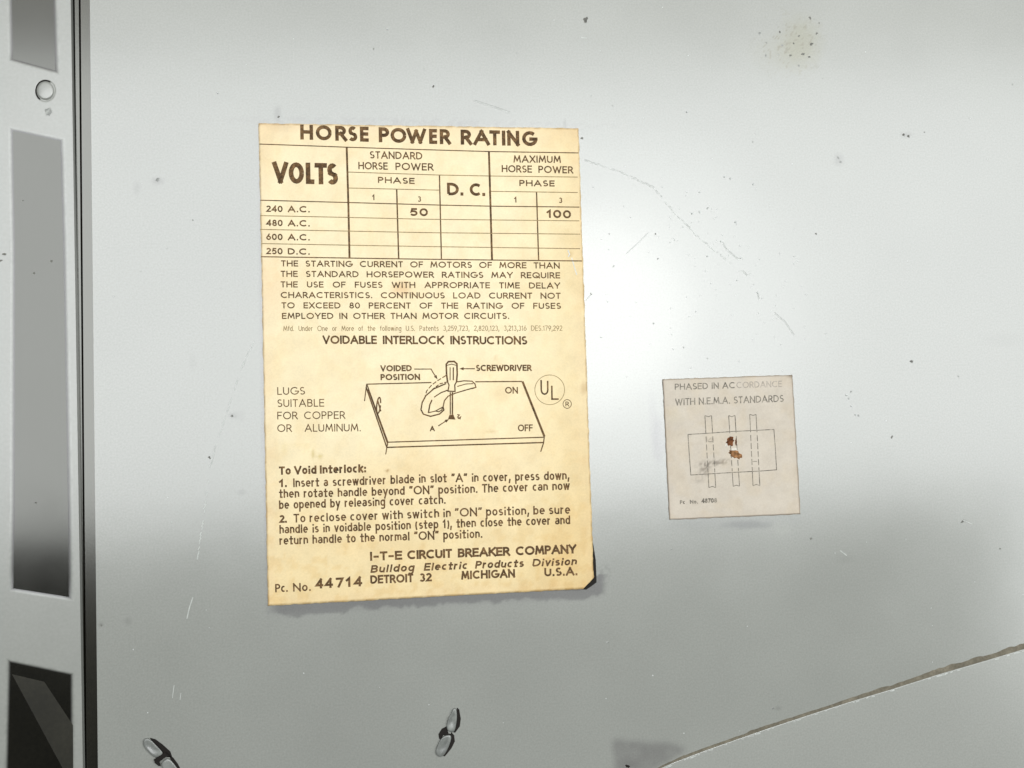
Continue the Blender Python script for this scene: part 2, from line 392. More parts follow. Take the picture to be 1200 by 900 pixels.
# ------------------------------------------------------------------ big label
def paper(name, corners, chamfer, zf, colf, nx, ny, parent, seed, thick=.00012, jag=.5):
    (tlx,tly),(trx,try_),(brx,bry),(blx,bly) = corners
    s, t = np.meshgrid(np.linspace(0,1,nx), np.linspace(0,1,ny))
    u = (1-t)*((1-s)*tlx+s*trx)+t*((1-s)*blx+s*brx); v = (1-t)*((1-s)*tly+s*try_)+t*((1-s)*bly+s*bry)
    j = lambda a,b: jag*(fbm(a, b, seed)-.5)*2
    u[:,0] += j(v[:,0]/5, v[:,0]*0); u[:,-1] += j(v[:,-1]/5, v[:,-1]*0+9)
    v[0,:] += j(u[0,:]/5, u[0,:]*0+17); v[-1,:] += j(u[-1,:]/5, u[-1,:]*0+33)
    if chamfer:
        (ax,ay),(bx,by) = chamfer; nx_, ny_ = by-ay, -(bx-ax); l = math.hypot(nx_, ny_); nx_/=l; ny_/=l
        if (brx-ax)*nx_+(bry-ay)*ny_ < 0: nx_, ny_ = -nx_, -ny_
        d = (u-ax)*nx_+(v-ay)*ny_; m = d > 0; u[m] -= d[m]*nx_; v[m] -= d[m]*ny_
    p = at(u, v, zf(u, v)); o = np_mesh(name, p, nx, ny, m_paper, parent); paint_attr(o, colf(u, v, s, t))
    md = o.modifiers.new('thickness', 'SOLIDIFY'); md.thickness = thick; md.offset = -1
    return o
def zbig(u, v):
    r = np.hypot((u-700)/70, (v-692)/95); lift = .0013*np.clip(1-r, 0, 1)**1.6
    low = .00016*sstep(640, 705, v)*sstep(330, 500, u)
    return .00020 + lift + low + .00012*(fbm(u/70, v/70, 60)-.5)*sstep(0,30,u-303)
def cbig(u, v, s, t):
    base = np.array([.815,.70,.455]); c = np.ones(u.shape+(3,))*base
    def mixc(mask, col):
        nonlocal c
        m = np.clip(mask, 0, 1)[...,None]; c = c*(1-m)+c*np.array(col)*m
    e = np.minimum(np.minimum(s, 1-s)*375, np.minimum(t, 1-t)*560)
    mixc((1-sstep(0, 22, e))*.55*fbm(u/12, v/12, 3), (.93,.84,.84))
    mixc(sstep(.60, 1, t)*.9, (.91,.84,.69)); mixc(sstep(.72, 1, s)*.9, (.90,.86,.76)); mixc((1-sstep(0,.10,t))*.5,(.97,.9,.85))
    mixc((1-sstep(0,1.6,e))*.9*sstep(.3,.6,fbm(u/6,v/6,77)), (.66,.58,.48))
    mixc(sstep(.45,.75,fbm(u/45, v/45, 8))*.4, (.95,.89,.80)); mixc(sstep(.5,.7,fbm(u/9, v/9, 12))*(.25+.45*sstep(500,700,v)), (.93,.86,.74)); mixc(sstep(.5,.62,fbm(u/14, v/90, 15))*.25, (.96,.94,.88))
    for (a,b_,ra,rb,k,cc) in [(470,338,10,7,.7,(.88,.72,.62)),(322,330,14,34,.5,(.96,.84,.78)),(330,148,14,6,.6,(.8,.76,.74)),(470,558,70,22,.35,(.95,.84,.68)),
                        (600,500,60,60,.25,(.97,.88,.74)),(655,640,22,40,.4,(.95,.84,.66)),(575,505,6,1.5,.5,(.7,.6,.4)),(382,487,3,2,.3,(.7,.65,.45)),(367,532,2,5,.6,(.6,.55,.28)),
                        (684,455,3,6,.6,(.72,.62,.5)),(454,552,2,1.6,.9,(.5,.38,.25)),(581,419,2,1.5,.6,(.7,.6,.4)),(350,522,20,2,.18,(.8,.75,.5)),(375,535,3,2.5,.6,(.62,.56,.25)),
                        (333,527,3,7,.25,(.85,.8,.55)),(668,298,2,3,.5,(.6,.5,.35)),(450,640,50,12,.3,(.94,.84,.7))]:
        mixc(blob(u, v, a, b_, ra, rb, 0, .8)*k, cc)
    return c
big = thing('paper_label', 'tall yellowed horse power rating label with a lifted lower right corner', 'label', P(500, 430, 0))
paper('paper', [(303,144.5),(678,150.3),(696.2,689.3),(314,710)], ((683.2,690.2),(694.9,678.2)), zbig, cbig, 150, 200, big, 5, jag=.75)
def patch(ink_pts, z, name, mat_, parent, label=None):
    v = [P(a, b, z) for a, b in ink_pts]; n = len(v)
    o = mesh(name, v+[(x,y,z-.00006) for x,y,_ in v], [tuple(range(n))]+[(i,(i+1)%n,n+(i+1)%n,n+i) for i in range(n)], mat_, parent, label=label)
    for p in o.data.polygons[:1]:
        if p.normal.z < 0: p.flip()
    return o
patch([(690.5,612),(691.6,622),(693.6,631),(695.6,640),(698.1,656),(699,677),(699,682.5),(693,687),(687,691),(681.5,690.5),(670,688),(672,640)], .00012, 'corner_shade', m_black, big, 'black sliver painting the shade past the lifted corner')  # flat black sheet standing for the dark underside and its shade

DARK = 1.0
I = Ink(zbig)
for w_, a, b_ in [('H',352,367),('O',370.3,388.9),('R',393,406.3),('S',408,418.8),('E',422,432.2),
                   ('P',444,456.3),('O',457.8,476.4),('W',476.4,499.5),('E',503,512.4),('R',515.5,528),
                   ('R',540,552.8),('A',555,574),('T',573.7,586.3),('I',588,591.9),('N',594.5,608.7),('G',612,629.4)]:
    put_word(I, w_, a, b_, ([352,495,629],[163.4,168.4,171.4]), 17.6, 3.5)
I.done('printed_heading', m_ink, big)
def word_part(name, words, *a, **k):
    """one printed word or number as a part of its own"""
    J = Ink(zbig)
    for w_, x0, x1 in words: put_word(J, w_, x0, x1, *a, **k)
    return J.done(name, m_ink, big)
word_part('printed_column_title', [('V',319.5,338),('O',338.5,356.5),('L',358.5,368.5),('T',369,383.5),('S',383.2,396.2)], ([320,395],[214.5,216.5]), 25, 4.75)
word_part('printed_column_title', [('D.',524,543.5),('C.',550.5,569)], ([524,570],[228.8,229.8]), 14.8, 2.9)
word_part('printed_column_title', [('STANDARD',433.3,495)], ([433,495],[185.6,187]), 8.6, 1.25)
word_part('printed_column_title', [('HORSE',420,454.5),('POWER',463.5,508)], ([420,508],[198.3,200]), 8.6, 1.25)
word_part('printed_column_title', [('PHASE',443,486)], ([443,486],[214.3,215.7]), 7.2, 1.25)
word_part('printed_column_title', [('MAXIMUM',601.8,657.4)], ([600,660],[190.4,191]), 8.4, 1.25)
word_part('printed_column_title', [('HORSE',588,623.5),('POWER',631,671.7)], ([588,671],[201.7,203.3]), 8.4, 1.25)
word_part('printed_column_title', [('PHASE',608.7,650)], ([608,650],[218,218.6]), 7.2, 1.25)
for t_, x, y in [('1',437.2,234.6),('1',603.6,237.3)]: word_part('printed_phase_number', [(t_, x-.8, x+2)], ([0,1200],[y,y]), 6.8, 1.1)
for t_, x, y in [('3',489.5,236.4),('3',655,237.9)]: word_part('printed_phase_number', [(t_, x, x+4)], ([0,1200],[y,y]), 6.4, 1.0)
for n_, s_, y0, y1 in [('240','A.C.',248.3,249),('480','A.C.',264.8,265.5),('600','A.C.',281.2,281.9),('250','D.C.',297.9,298.6)]:
    word_part('printed_voltage', [(n_,312,331.3),(s_,337.3,363.2)], ([312,364],[y0,y1]), 7.5, 1.35)
word_part('printed_rating_value', [('50',480.3,501.6)], ([480,502],[253,253.4]), 9.3, 1.9)
word_part('printed_rating_value', [('100',641,669.3)], ([641,669],[255.2,256]), 9.6, 1.9)
I = Ink(zbig)
I.line([(304,168.8),(350,170.4),(407,172.5),(495,175.3),(575,177.6),(678,179.2)], 1.15)
I.line([(305,234.6),(408,237.3),(515,240.3),(576,241.6),(679,242.7)], 1.15)
I.line([(306,300.8),(409,302.4),(495,303.7),(576,304.7),(682,305.8)], 1.25)
I.line([(406.3,172.8),(408.2,237),(409.6,302)], 2.3); I.line([(573,177.8),(576.6,304.3)], 2.3)
I.line([(464.9,222),(467.2,302.6)], 1.7); I.line([(515,205.2),(517.3,303.6)], 1.5); I.line([(628.8,225),(631.2,304.8)], 1.5)
I.done('printed_table_rule', m_ink, big)
I = Ink(zbig)
for l in [[(408,201.6),(515,205.1),(573,206.2),(677,207.5)],[(409,220.3),(515,222.8)],[(575,224.2),(677,225.6)],
          [(305,252.6),(409,254.8),(500,256.9),(679,258.8)],[(305,268.8),(409,270.8),(500,272.6),(680,274.4)],[(306,285.4),(409,287.3),(500,288.9),(680,291.4)]]:
    I.line(l, .95)
I.done('printed_fine_rule', m_inkfaint, big)
I = Ink(zbig)
for t_, x0, x1, y0, y1 in [('THE STARTING CURRENT OF MOTORS OF MORE THAN',329.5,656,312.2,314.8),
    ('THE STANDARD HORSEPOWER RATINGS MAY REQUIRE',329,656.5,324.4,326.3),
    ('THE USE OF FUSES WITH APPROPRIATE TIME DELAY',329,656.5,336.8,338.3),
    ('CHARACTERISTICS. CONTINUOUS LOAD CURRENT NOT',329,657,349.2,350.2),
    ('TO EXCEED 80 PERCENT OF THE RATING OF FUSES',330,657.5,361.4,362),
    ('EMPLOYED IN OTHER THAN MOTOR CIRCUITS.',330.5,597,373.8,373.8)]:
    put_line(I, t_, x0, x1, ([x0,656],[y0,y1]), 7.2, 1.15, 1.15)
I.done('printed_paragraph', m_ink, big)
I = Ink(zbig)
put_line(I, 'Mfd. Under One or More of the following U.S. Patents 3,259,723, 2,820,123, 3,213,316 DES.179,292', 332, 659, ([332,659],[388,387.6]), 6.2, .62, .8)
I.done('printed_patent_line', m_inkfaint, big)
I = Ink(zbig)
for w_, a, b_ in [('VOIDABLE',378,441.8),('INTERLOCK',448.5,520.2),('INSTRUCTIONS',527.6,618)]:
    put_word(I, w_, a, b_, ([378,618],[403,403.8]), 9.9, 1.75, gf=.16)
I.done('printed_heading', m_ink, big)
I = Ink(zbig)
for t_, x1, y in [('LUGS',357.5,462.7),('SUITABLE',380,477),('FOR COPPER',404.5,491.5),('OR ALUMINUM.',423,506.3)]:
    put_line(I, t_, 325, x1, ([325,425],[y,y-.9]), 9, 1.0, 1.02)
I.done('printed_note', m_ink, big)
# the line drawing
d_ = lambda pts: [(400+x/4.8, 405+y/4.8) for x, y in pts]
I = Ink(zbig)
put_word(I, 'VOIDED', 445.8, 482.6, ([445,483],[435.3,435]), 7.2, 1.45)
put_word(I, 'POSITION', 446, 492.3, ([445,493],[445.6,445.2]), 7.2, 1.45)
put_word(I, 'SCREWDRIVER', 557.7, 623, ([557,623],[434.9,434.7]), 7.4, 1.45)
put_word(I, 'ON', 592, 607, ([592,607],[461.2,461.2]), 7.8, 1.2); put_word(I, 'OFF', 607, 624.4, ([607,625],[505.5,505.3]), 8, 1.2)
put_word(I, 'A', 503.8, 509.6, ([500,512],[505.4,505.2]), 6.2, 1.2)
I.done('printed_diagram_caption', m_ink, big)
I = Ink(zbig); I.wk = 1.22
def arrow(tail, tip, head=5, wd=1.0, hw=1.9):
    a = np.array(tail[-1]); b_ = np.array(tip); d = b_-a; d /= np.linalg.norm(d); n = np.array([-d[1], d[0]]); h = b_-d*head
    I.line(list(tail)+[tuple(h)], wd); I.poly([tuple(h+n*hw), tuple(b_), tuple(h-n*hw)])
arrow(d_([(410,132),(505,132),(515,150)]), d_([(541,190)])[0]); arrow(d_([(752,130)]), d_([(664,130)])[0]); arrow(d_([(545,452)]), d_([(606,413)])[0])
I.line([(429.5,450.2),(505.5,448.3)], 1.1); I.line([(557,447.4),(612,447)], 1.1)
I.line([(429.8,450),(454.6,518.2),(637,512.4)], 1.1); I.line([(429,453.5),(453.3,524.3),(544,521.4),(636.5,518.6)], 1.3)
I.line([(454.6,518.2),(453.3,524.3)], 1.0); I.line([(429.6,450.2),(427.2,470)], 1.0); I.line([(453.4,524),(452,532.5)], 1.0)
I.line([(612.3,447),(638,511.5)], 2.1); I.line([(638,511),(637,519),(633.6,529.5)], 1.1)
I.line(d_([(150,245),(262,560)]), .8)
I.line(d_([(755,235),(700,250),(640,268),(600,285),(580,310),(572,345)]), 1.1)
I.line(d_([(572,345),(577,362),(552,385),(502,398),(462,386),(448,360),(455,320),(475,282),(520,243),(590,213)]), 1.3)
I.line(d_([(650,204),(690,198),(735,200),(752,216),(757,235),(735,242)]), 1.1); I.line(d_([(652,230),(700,216),(742,214)]), .9)
I.line(d_([(490,377),(498,332),(510,305)]), 1.3); I.line(d_([(522,290),(560,265),(600,250)]), 1.1); I.line(d_([(488,378),(530,368),(568,347),(566,362),(548,372),(530,368)]), 1.0)
I.dash(d_([(468,300),(480,255),(508,222),(540,198),(592,166)]), 1.0, 5, 1.8); I.dash(d_([(510,248),(555,215),(592,205)]), 1.0, 4, 1.6)
I.line([(443.7+2.2*math.cos(a)+.0-1.0*math.sin(a)*.9, 475+9.3*math.sin(a)) for a in np.linspace(0, 6.0, 18)], 1.3)
I.line(d_([(205,310),(222,370)]), 1.3)
I.line(d_([(598,208),(592,160),(590,105),(602,90),(635,89),(650,102),(652,160),(648,205)]), 1.6)
I.line(d_([(592,112),(620,104),(650,112)]), .8); I.line(d_([(612,122),(612,195)]), .9); I.line(d_([(630,122),(630,195)]), 1.2)
I.line(d_([(598,205),(606,222),(600,256),(640,258),(638,222),(648,203)]), 1.2)
I.line(d_([(613,262),(613,388)]), 1.1); I.line(d_([(625,262),(625,388)]), 1.4)
I.poly(d_([(600,414),(608,390),(630,388),(642,416)])); I.line(d_([(652,388),(664,390),(654,402),(668,412),(672,400),(656,412)]), 1.0)
I.done('printed_diagram', m_ink, big)
I = Ink(zbig)
I.line([(644.2+17.4*math.cos(a), 456.8+17.4*math.sin(a)) for a in np.linspace(0, 2*math.pi, 40)[:-1]], .75, True)
I.done('printed_mark_circle', m_inkfaint, big)
I = Ink(zbig)
put_word(I, 'U', 633.5, 643, ([600,700],[462.8,462.8]), 17.5, 1.6); put_word(I, 'L', 646, 654.8, ([600,700],[468.6,468.6]), 16.6, 1.6)
I.V, I.F = I.V, I.F
I.line([(664.7+4.9*math.cos(a), 473.4+5.1*math.sin(a)) for a in np.linspace(0, 2*math.pi, 20)[:-1]], .8, True)
put_word(I, 'R', 662.7, 666.9, ([600,700],[476.2,476.2]), 5.6, .8)
I.done('printed_certification_mark', m_ink, big)
I = Ink(zbig)
put_line(I, 'To Void Interlock:', 327, 429.3, ([327,429],[556.5,553.6]), 9.8, 1.95, .95)
I.done('printed_heading', m_ink, big)
I = Ink(zbig)
for t_, x0, x1, b_ in [
    ('1.',327.5,336.5,([327,337],[571,570.7])),
    ('Insert a screwdriver blade in slot {A} in cover, press down,',343.5,667.5,([327,395,495,560,667],[571.3,569.6,565.8,564.6,562])),
    ('then rotate handle beyond {ON} position. The cover can now',327,667.8,([327,395,495,560,668],[583.6,582.3,579.3,577.6,574])),
    ('be opened by releasing cover catch.',327,522.5,([327,395,523],[596.6,594.6,590.4])),
    ('2.',327.5,336.5,([327,337],[612.8,612.6])),
    ('To reclose cover with switch in {ON} position, be sure',344,668.3,([327,395,495,560,668],[613,610.8,607.2,604.8,602])),
    ('handle is in voidable position (step 1), then close the cover and',327.5,668.3,([327,395,495,560,668],[625.5,623.3,619.8,617.6,614.2])),
    ('return handle to the normal {ON} position.',327.5,565.5,([327,395,495,566],[638.5,636.3,632.8,630.2]))]:
    if len(t_) < 3: put_word(I, t_, x0, x1, b_, 9.2, 1.9)
    else: put_line(I, t_, x0, x1, b_, 10.2, 1.5, .98)
I.done('printed_instruction', m_ink, big)
I = Ink(zbig)
cb = ([433,495,560,676],[657.3,655,652.5,648.5])
for w_, a, b_ in [('I-T-E',433.5,471.5),('CIRCUIT',477.3,529.8),('BREAKER',536.6,597.6),('COMPANY',604.4,675.5)]: put_word(I, w_, a, b_, cb, 10.6, 2.15, gf=.15)
cb = ([433,495,560,676],[671.4,669,666.3,662.2])
for w_, a, b_ in [('Bulldog',434,485),('Electric',496.5,547.5),('Products',556.5,613.5),('Division',623.5,675.5)]: put_word(I, w_, a, b_, cb, 9.0, 1.75, slant=.2)
cb = ([433,495,560,676],[684.3,681.8,678.3,674.2])
for w_, a, b_ in [('DETROIT',434,484.5),('32',491.5,506),('MICHIGAN',540.5,603.6),('U.S.A.',638,677)]: put_word(I, w_, a, b_, cb, 10.0, 1.95)
I.done('printed_company_name', m_ink, big)
I = Ink(zbig)
put_word(I, 'Pc.', 322.5, 337.5, ([322,365],[694.2,692.4]), 9.8, 1.55); put_word(I, 'No.', 343.5, 364.5, ([322,365],[694.2,692.4]), 9.8, 1.55)
for w_, a, b_ in [('4',369.8,379),('4',380.6,390.3),('7',393.6,402.8),('1',405.8,411.5),('4',414.8,424.6)]: put_word(I, w_, a, b_, ([370,425],[689.9,687]), 11.6, 2.3)
I.done('printed_piece_number', m_ink, big)
I = Ink(zbig)
I.line([(665.5,293),(667.5,298),(666,301)], 1.2); I.line([(670,302),(674,316),(676,322)], 1.0)
I.done('paper_crease', m_white, big)

# ------------------------------------------------------------------ small label
q_ = lambda pts: [(760+x/4.737, 430+y/4.737) for x, y in pts]
def zsmall(u, v): return .00018 + .00008*(fbm(u/40, v/40, 70)-.5) + .0003*np.clip(1-np.hypot((u-929)/16, (v-439)/12), 0, 1)
def csmall(u, v, s, t):
    base = np.array([.52,.466,.385]); c = np.ones(u.shape+(3,))*base
    def mixc(mask, col):
        nonlocal c
        m = np.clip(mask, 0, 1)[...,None]; c = c*(1-m)+c*np.array(col)*m
    e = np.minimum(np.minimum(s, 1-s)*152, np.minimum(t, 1-t)*165)
    mixc((1-sstep(0,1.5,e))*.9, (.5,.46,.42)); mixc(sstep(.45,.7,fbm(u/16, v/16, 18))*.5, (1.0,.96,.88))
    mixc(sstep(.55,.7,fbm(u/5, v/5, 28))*.35, (.9,.88,.86)); mixc((1-sstep(0,10,e))*.3, (.9,.86,.84))
    mixc(blob(u,v,788,488,10,8,0,.9)*.3, (.9,.88,.72))
    n = fbm(u/2.4, v/2.4, 38)
    for a, b_, ra, rb, an, k in [(832,543,14,3.5,-8,.9),(848,541,8,3,-5,.45),(826,552,5,8,30,.6),(819,562,5,4,0,.35),(825,545,4,5,0,.6),(831,516,3,4,0,.5)]:
        mixc(blob(u,v,a,b_,ra,rb,an,.8)*k*sstep(.35,.6,n), (.42,.40,.38))
    mixc(blob(u,v,898,448,22,7,0,.8)*.35, (1.12,1.12,1.14))
    mixc(blob(u,v,900,470,14,6,0,.8)*.3, (1.08,1.08,1.1)); mixc(blob(u,v,928,439.5,5,3,0,.6)*.9, (.5,.45,.4))
    return c
small = thing('paper_label', 'small square beige label with three drawn bars and rust spots', 'label', P(857, 524, 0))
paper('paper', [(776.5,444.4),(928.7,439.3),(938.2,602.6),(784.4,609.2)], None, zsmall, csmall, 80, 86, small, 25, jag=.6)
I = Ink(zsmall)
put_line(I, 'PHASED IN AC', 790.8, 861.5, ([790,918],[457,453.4]), 7.4, 1.05, 1.0)
put_line(I, 'WITH N.E.M.A. STANDARDS', 791.2, 918.5, ([791,918],[475.2,470.9]), 8.2, 1.05, 1.0)
I.done('printed_heading', m_inkgrey, small)
I = Ink(zsmall)
put_word(I, 'CORDANCE', 863, 916.5, ([790,918],[457,453.4]), 7.4, .9)
I.done('printed_heading', m_inkgreyf, small, 'worn half-erased end of the first line')
I = Ink(zsmall)
I.line(q_([(219,375),(330,368),(470,358),(600,352),(696,347),(704,450),(711,571),(620,578),(480,585),(235,600),(226,480)]), .95, True)
for a, b_, c_, dd in [((313,270),(350,270),(335,670),(373,670)),((445,270),(480,269),(470,663),(505,662)),((562,263),(597,264),(580,659),(618,659))]:
    for p0, p1 in ((a, c_), (b_, dd)):
        f = lambda t: (p0[0]+(p1[0]-p0[0])*t, p0[1]+(p1[1]-p0[1])*t)
        I.line(q_([f(0), f(.25)]), .95); I.dash(q_([f(.29), f(.79)]), .95, 7, 2.4); I.line(q_([f(.80), f(1)]), .95)
    I.line(q_([a, ((a[0]+b_[0])/2, a[1]+6), b_]), .9); I.line(q_([c_, ((c_[0]+dd[0])/2, c_[1]-7), dd]), .9)
for x, y in [(344,415),(590,525)]: I.line(q_([(x-14,y),(x+12,y)]), .7)
I.done('printed_diagram', m_inkgrey, small)
I = Ink(zsmall)
put_word(I, 'Pc', 796.8, 803, ([797,841],[590.8,589.5]), 4.6, .95); put_word(I, 'No.', 808.5, 818, ([797,841],[590.8,589.5]), 4.6, .95)
put_word(I, '48708', 822, 840.3, ([797,841],[590.4,589]), 5.4, 1.15)
I.done('printed_piece_number', m_inkgrey, small)
def blot(name, cu, cv, ru, rv, ang, mat_, parent, z, h=.00015, n=18, jag=.35, label=None, seed=0):
    r = np.random.default_rng(seed); a = np.linspace(0, 2*math.pi, n, endpoint=False); rr = 1+jag*(r.random(n)-.5)*1.6
    V = []; Fc = []; ca, sa = math.cos(math.radians(ang)), math.sin(math.radians(ang))
    for k, (f, zz) in enumerate([(1, 0), (.8, .7), (.45, 1)]):
        for i in range(n):
            x = ru*f*rr[i]*math.cos(a[i]); y = rv*f*rr[i]*math.sin(a[i])
            V.append(P(cu+x*ca-y*sa, cv+x*sa+y*ca, z+h*zz))
    V.append(P(cu, cv, z+h*.9)); c0 = len(V)-1
    for k in range(2): Fc += [(k*n+i, (k+1)*n+i, (k+1)*n+(i+1)%n, k*n+(i+1)%n) for i in range(n)]
    Fc += [(2*n+i, c0, 2*n+(i+1)%n) for i in range(n)]
    o = mesh(name, V, Fc, mat_, parent, smooth=True, label=label)
    return o
blot('torn_spot', 852.3, 520, 2.2, 4.5, 20, m_torn, small, .00019, .00003, seed=1)
blot('torn_spot', 860.5, 526.5, 3.6, 1.6, 0, m_torn, small, .00019, .00003, seed=2)
blot('rust_spot', 855.6, 517.5, 4.6, 5.6, 10, m_rust, small, .00021, .00012, seed=3, label='dark brown upper rust spot')
blot('rust_spot', 861.5, 532.6, 7.2, 4.2, 25, m_rust2, small, .00021, .00012, seed=4, label='orange brown lower rust spot')
blot('rust_spot', 862.5, 518, 1.2, 3.6, 0, m_rust, small, .00021, .00006, seed=6)

# ------------------------------------------------------------------ marks on the sheet
def fz(z): return lambda u, v: np.zeros(np.shape(u)) + z
def sheet_z(u, v): return 1.2e-4*(fbm(np.asarray(u)/260., np.asarray(v)/260., 40)-.5) + 2.0e-5*(fbm(np.asarray(u)/40., np.asarray(v)/40., 44)-.5)
I = Ink(lambda u, v: sheet_z(u, v)); I2 = Ink(lambda u, v: sheet_z(u, v))
main = [(685,187),(712,195),(737,205),(754,213),(766,219),(778,233),(793,251),(815,273),(830,287),(846,299),(857,308)]
for p in [main]:
    n = 90; L = np.linspace(0, len(p)-1, n)
    q = [(np.interp(l, range(len(p)), [a[0] for a in p])+rng.normal()*.4, np.interp(l, range(len(p)), [a[1] for a in p])+rng.normal()*.4) for l in L]
    for a, b_ in zip(q, q[1:]):
        t = (a[0]-685)/170
        if rng.random() < .62-.38*t: I.line([a, b_], .5+.4*rng.random())
        if rng.random() < .7: I2.line([(a[0]-.4,a[1]+1.2), (b_[0]-.4,b_[1]+1.2)], .8)
for p in [[(848,285),(852,292),(866,303)],[(870,316),(876,322),(880,320)],[(888,342),(890,350)],[(908,366),(920,376),(931,392)],[(687,351),(694,343)],[(735,296),(748,284),(760,272)],
          [(556,117),(575,123),(598,131)],[(1128,608),(1140,613)],[(985,644),(993,650)]]:
    I.line(p, .45); I2.line([(a-.6, b_+1.1) for a, b_ in p], .8)
m_scrd = mat('grey_scratch', (.25,.26,.235), rough=.3, spec=.9, var=.2, vscale=900)
I.done('dark_scratch', m_scrd, door)
p = [(298,401),(290,416),(282,436),(275,457),(268,480),(262,497),(254,520),(248,545),(243,575),(240,600),(234,640),(232,655)]
for l in np.linspace(0, len(p)-1, 130):
    if rng.random() < .42:
        a = np.interp(l, range(len(p)), [c[0] for c in p]); b_ = np.interp(l, range(len(p)), [c[1] for c in p])
        I2.line([(a+rng.normal()*.5, b_-2), (a-1.2+rng.normal()*.5, b_+2)], .7+rng.random()*.8)
I2.line([(226,700),(222,712),(219,725)], 1.2); I2.line([(204,803),(202,818)], .8); I2.line([(212,812),(211,820)], .7)
I2.line([(681,44),(688,44.5)], 1.6)
I2.done('pale_scratch', m_scr, door)
specks = [(686,23,3.6,1),(980.5,157.5,0,0),(1068,423.5,2,1),(1123,441,1.2,0),(1045,512,2,1),(956,274,1.5,1),(1128,611,2.6,1),(1172,643,1.6,1),(950,631,1.8,1),(787,643,1.6,0),
          (1062,632,1.4,0),(508,101.5,1.8,1),(718,124,1.2,0),(693,345,1.8,1),(719,312,1.5,0),(768,274,1.2,1),(766,379,1.3,0),(682,162,2.2,1),(245,536,2.2,1),(438,57,1.2,1),
          (949,21,1.8,1),(914,37.5,1.8,1),(957,39,1.5,1),(936,42,1.6,1),(951,52,2.2,1),(941,63,2.4,1),(926,65,2,1),(948,67,1.6,1),(930,51,1.3,1),(917,53,1.5,0),(912,64,1.4,0),(897,65,1.6,0),(890,39,1.5,0),
          (898,50,1.3,0),(936,77,1.3,0),(960,27,1,1),(1083,155,1.2,1),(1059,158,2,1),(1065,159.5,1.8,1),(982,185,2,0),(985,190,1.6,0),(964,92,1,0),(1187,99,1.2,0),(185,211,2.6,0),
          (272,487,2.2,1),(165,318,1,0),(259,338,1,0),(196,291,.9,0),(226,258,.9,1),(735,898,3,2),(712,753,1.8,0),(906,830,1.6,0),(326,137,2,1),(829,244,1.4,0),(771,303,1.2,0),(714,274,1.2,0),(882,166,1.1,0),
          (829,471,1.1,0),(1006,487,1.4,0),(997,459,1.3,0),(829,420,1.2,0),(801,407,1.4,0),(119,733,1.8,1),(693,112,1,0),(497,81,1.3,0),(606,62,1,0)]
i = 0
for (a, b_, r, dk) in specks:
    if r <= 0: continue
    i += 1
    blot('paint_chip', a, b_, r*.85, r*(.55+.4*rng.random()), rng.random()*180, (m_chipl, m_chip, m_black)[dk], door, float(sheet_z(a, b_))-.00001, .00005, n=9, jag=.7, seed=100+i)
# crumbs and grit
V = []; Fc = []
def crumb(a, b_, r, h):
    k = len(V); z = float(sheet_z(a, b_)); n = 6
    for f, zz in [(1,-.00001),(.6,h)]:
        for j in range(n):
            an = j*math.pi/3; V.append(P(a+r*f*math.cos(an)*(.7+.6*rng.random()), b_+r*f*math.sin(an)*(.7+.6*rng.random()), z+zz))
    for j in range(n): Fc.append((k+j, k+n+j, k+n+(j+1)%n, k+(j+1)%n))
    Fc.append(tuple(k+n+j for j in range(n))[::-1])
for _ in range(120):
    a, b_ = 690+rng.random()*250, 190+rng.random()*260
    if rng.random() < .5: t = rng.random(); a, b_ = 740+190*t+rng.normal()*22, 205+180*t+rng.normal()*28
    if a < 690: continue
    crumb(a, b_, .5+.5*rng.random(), .00008)
for _ in range(70): crumb(120+1080*rng.random(), 900*rng.random(), .4+.5*rng.random(), .00008)
for (a, b_) in [(849,207),(856,209),(883,216),(820,225),(845,283),(868,302),(888,343),(805,131),(454,34),(255,109),(992,463),(995,467),(1003,486),(998,476),(820,248),(811,250),(862,260),(829,300)]: crumb(a, b_, 1.3, .00022)
g_ = mesh('dust_grit', V, Fc, m_white, door, smooth=True); g_['kind'] = 'stuff'

# ------------------------------------------------------------------ pressed tabs at the lower edge
def lobe(name, pts, h, mat_, parent, z=.0002, label=None):
    pts = [(a+rng.normal()*.25, b_+rng.normal()*.25) for a, b_ in pts]
    c = np.mean(np.array(pts), 0); n = len(pts); V = []; Fc = []
    rings = [(1,0),(1,.55),(.88,.95),(.62,.88),(.3,.62)]
    for f, zz in rings:
        for a, b_ in pts: V.append(P(c[0]+(a-c[0])*f, c[1]+(b_-c[1])*f, z+h*zz))
    V.append(P(c[0], c[1], z+h*.5))
    R = len(rings)
    for k in range(R-1): Fc += [(k*n+i, k*n+(i+1)%n, (k+1)*n+(i+1)%n, (k+1)*n+i) for i in range(n)]
    Fc += [((R-1)*n+i, (R-1)*n+(i+1)%n, R*n) for i in range(n)]
    o = mesh(name, V, Fc, mat_, parent, smooth=True, label=label)
    import bmesh
    bm = bmesh.new(); bm.from_mesh(o.data); bmesh.ops.recalc_face_normals(bm, faces=bm.faces)
    if sum(f.normal.z*f.calc_area() for f in bm.faces) < 0: bmesh.ops.reverse_faces(bm, faces=bm.faces)
    bm.to_mesh(o.data); bm.free()
    sb = o.modifiers.new('smooth', 'SUBSURF'); sb.levels = 2; sb.render_levels = 2
    return o
h_ = lambda pts: [(490+x/11.25, 820+y/11.25) for x, y in pts]
t1 = thing('metal_clip', 'upright bent metal clip straight below the middle of the tall label', 'clip', P(525, 860, 0), 'bent metal clips at the lower edge')
lobe('upper_loop', h_([(482,92),(445,140),(425,200),(395,240),(378,320),(372,395),(430,432),(478,432),(505,330),(515,220),(512,120)]), .0007, m_tab, t1)
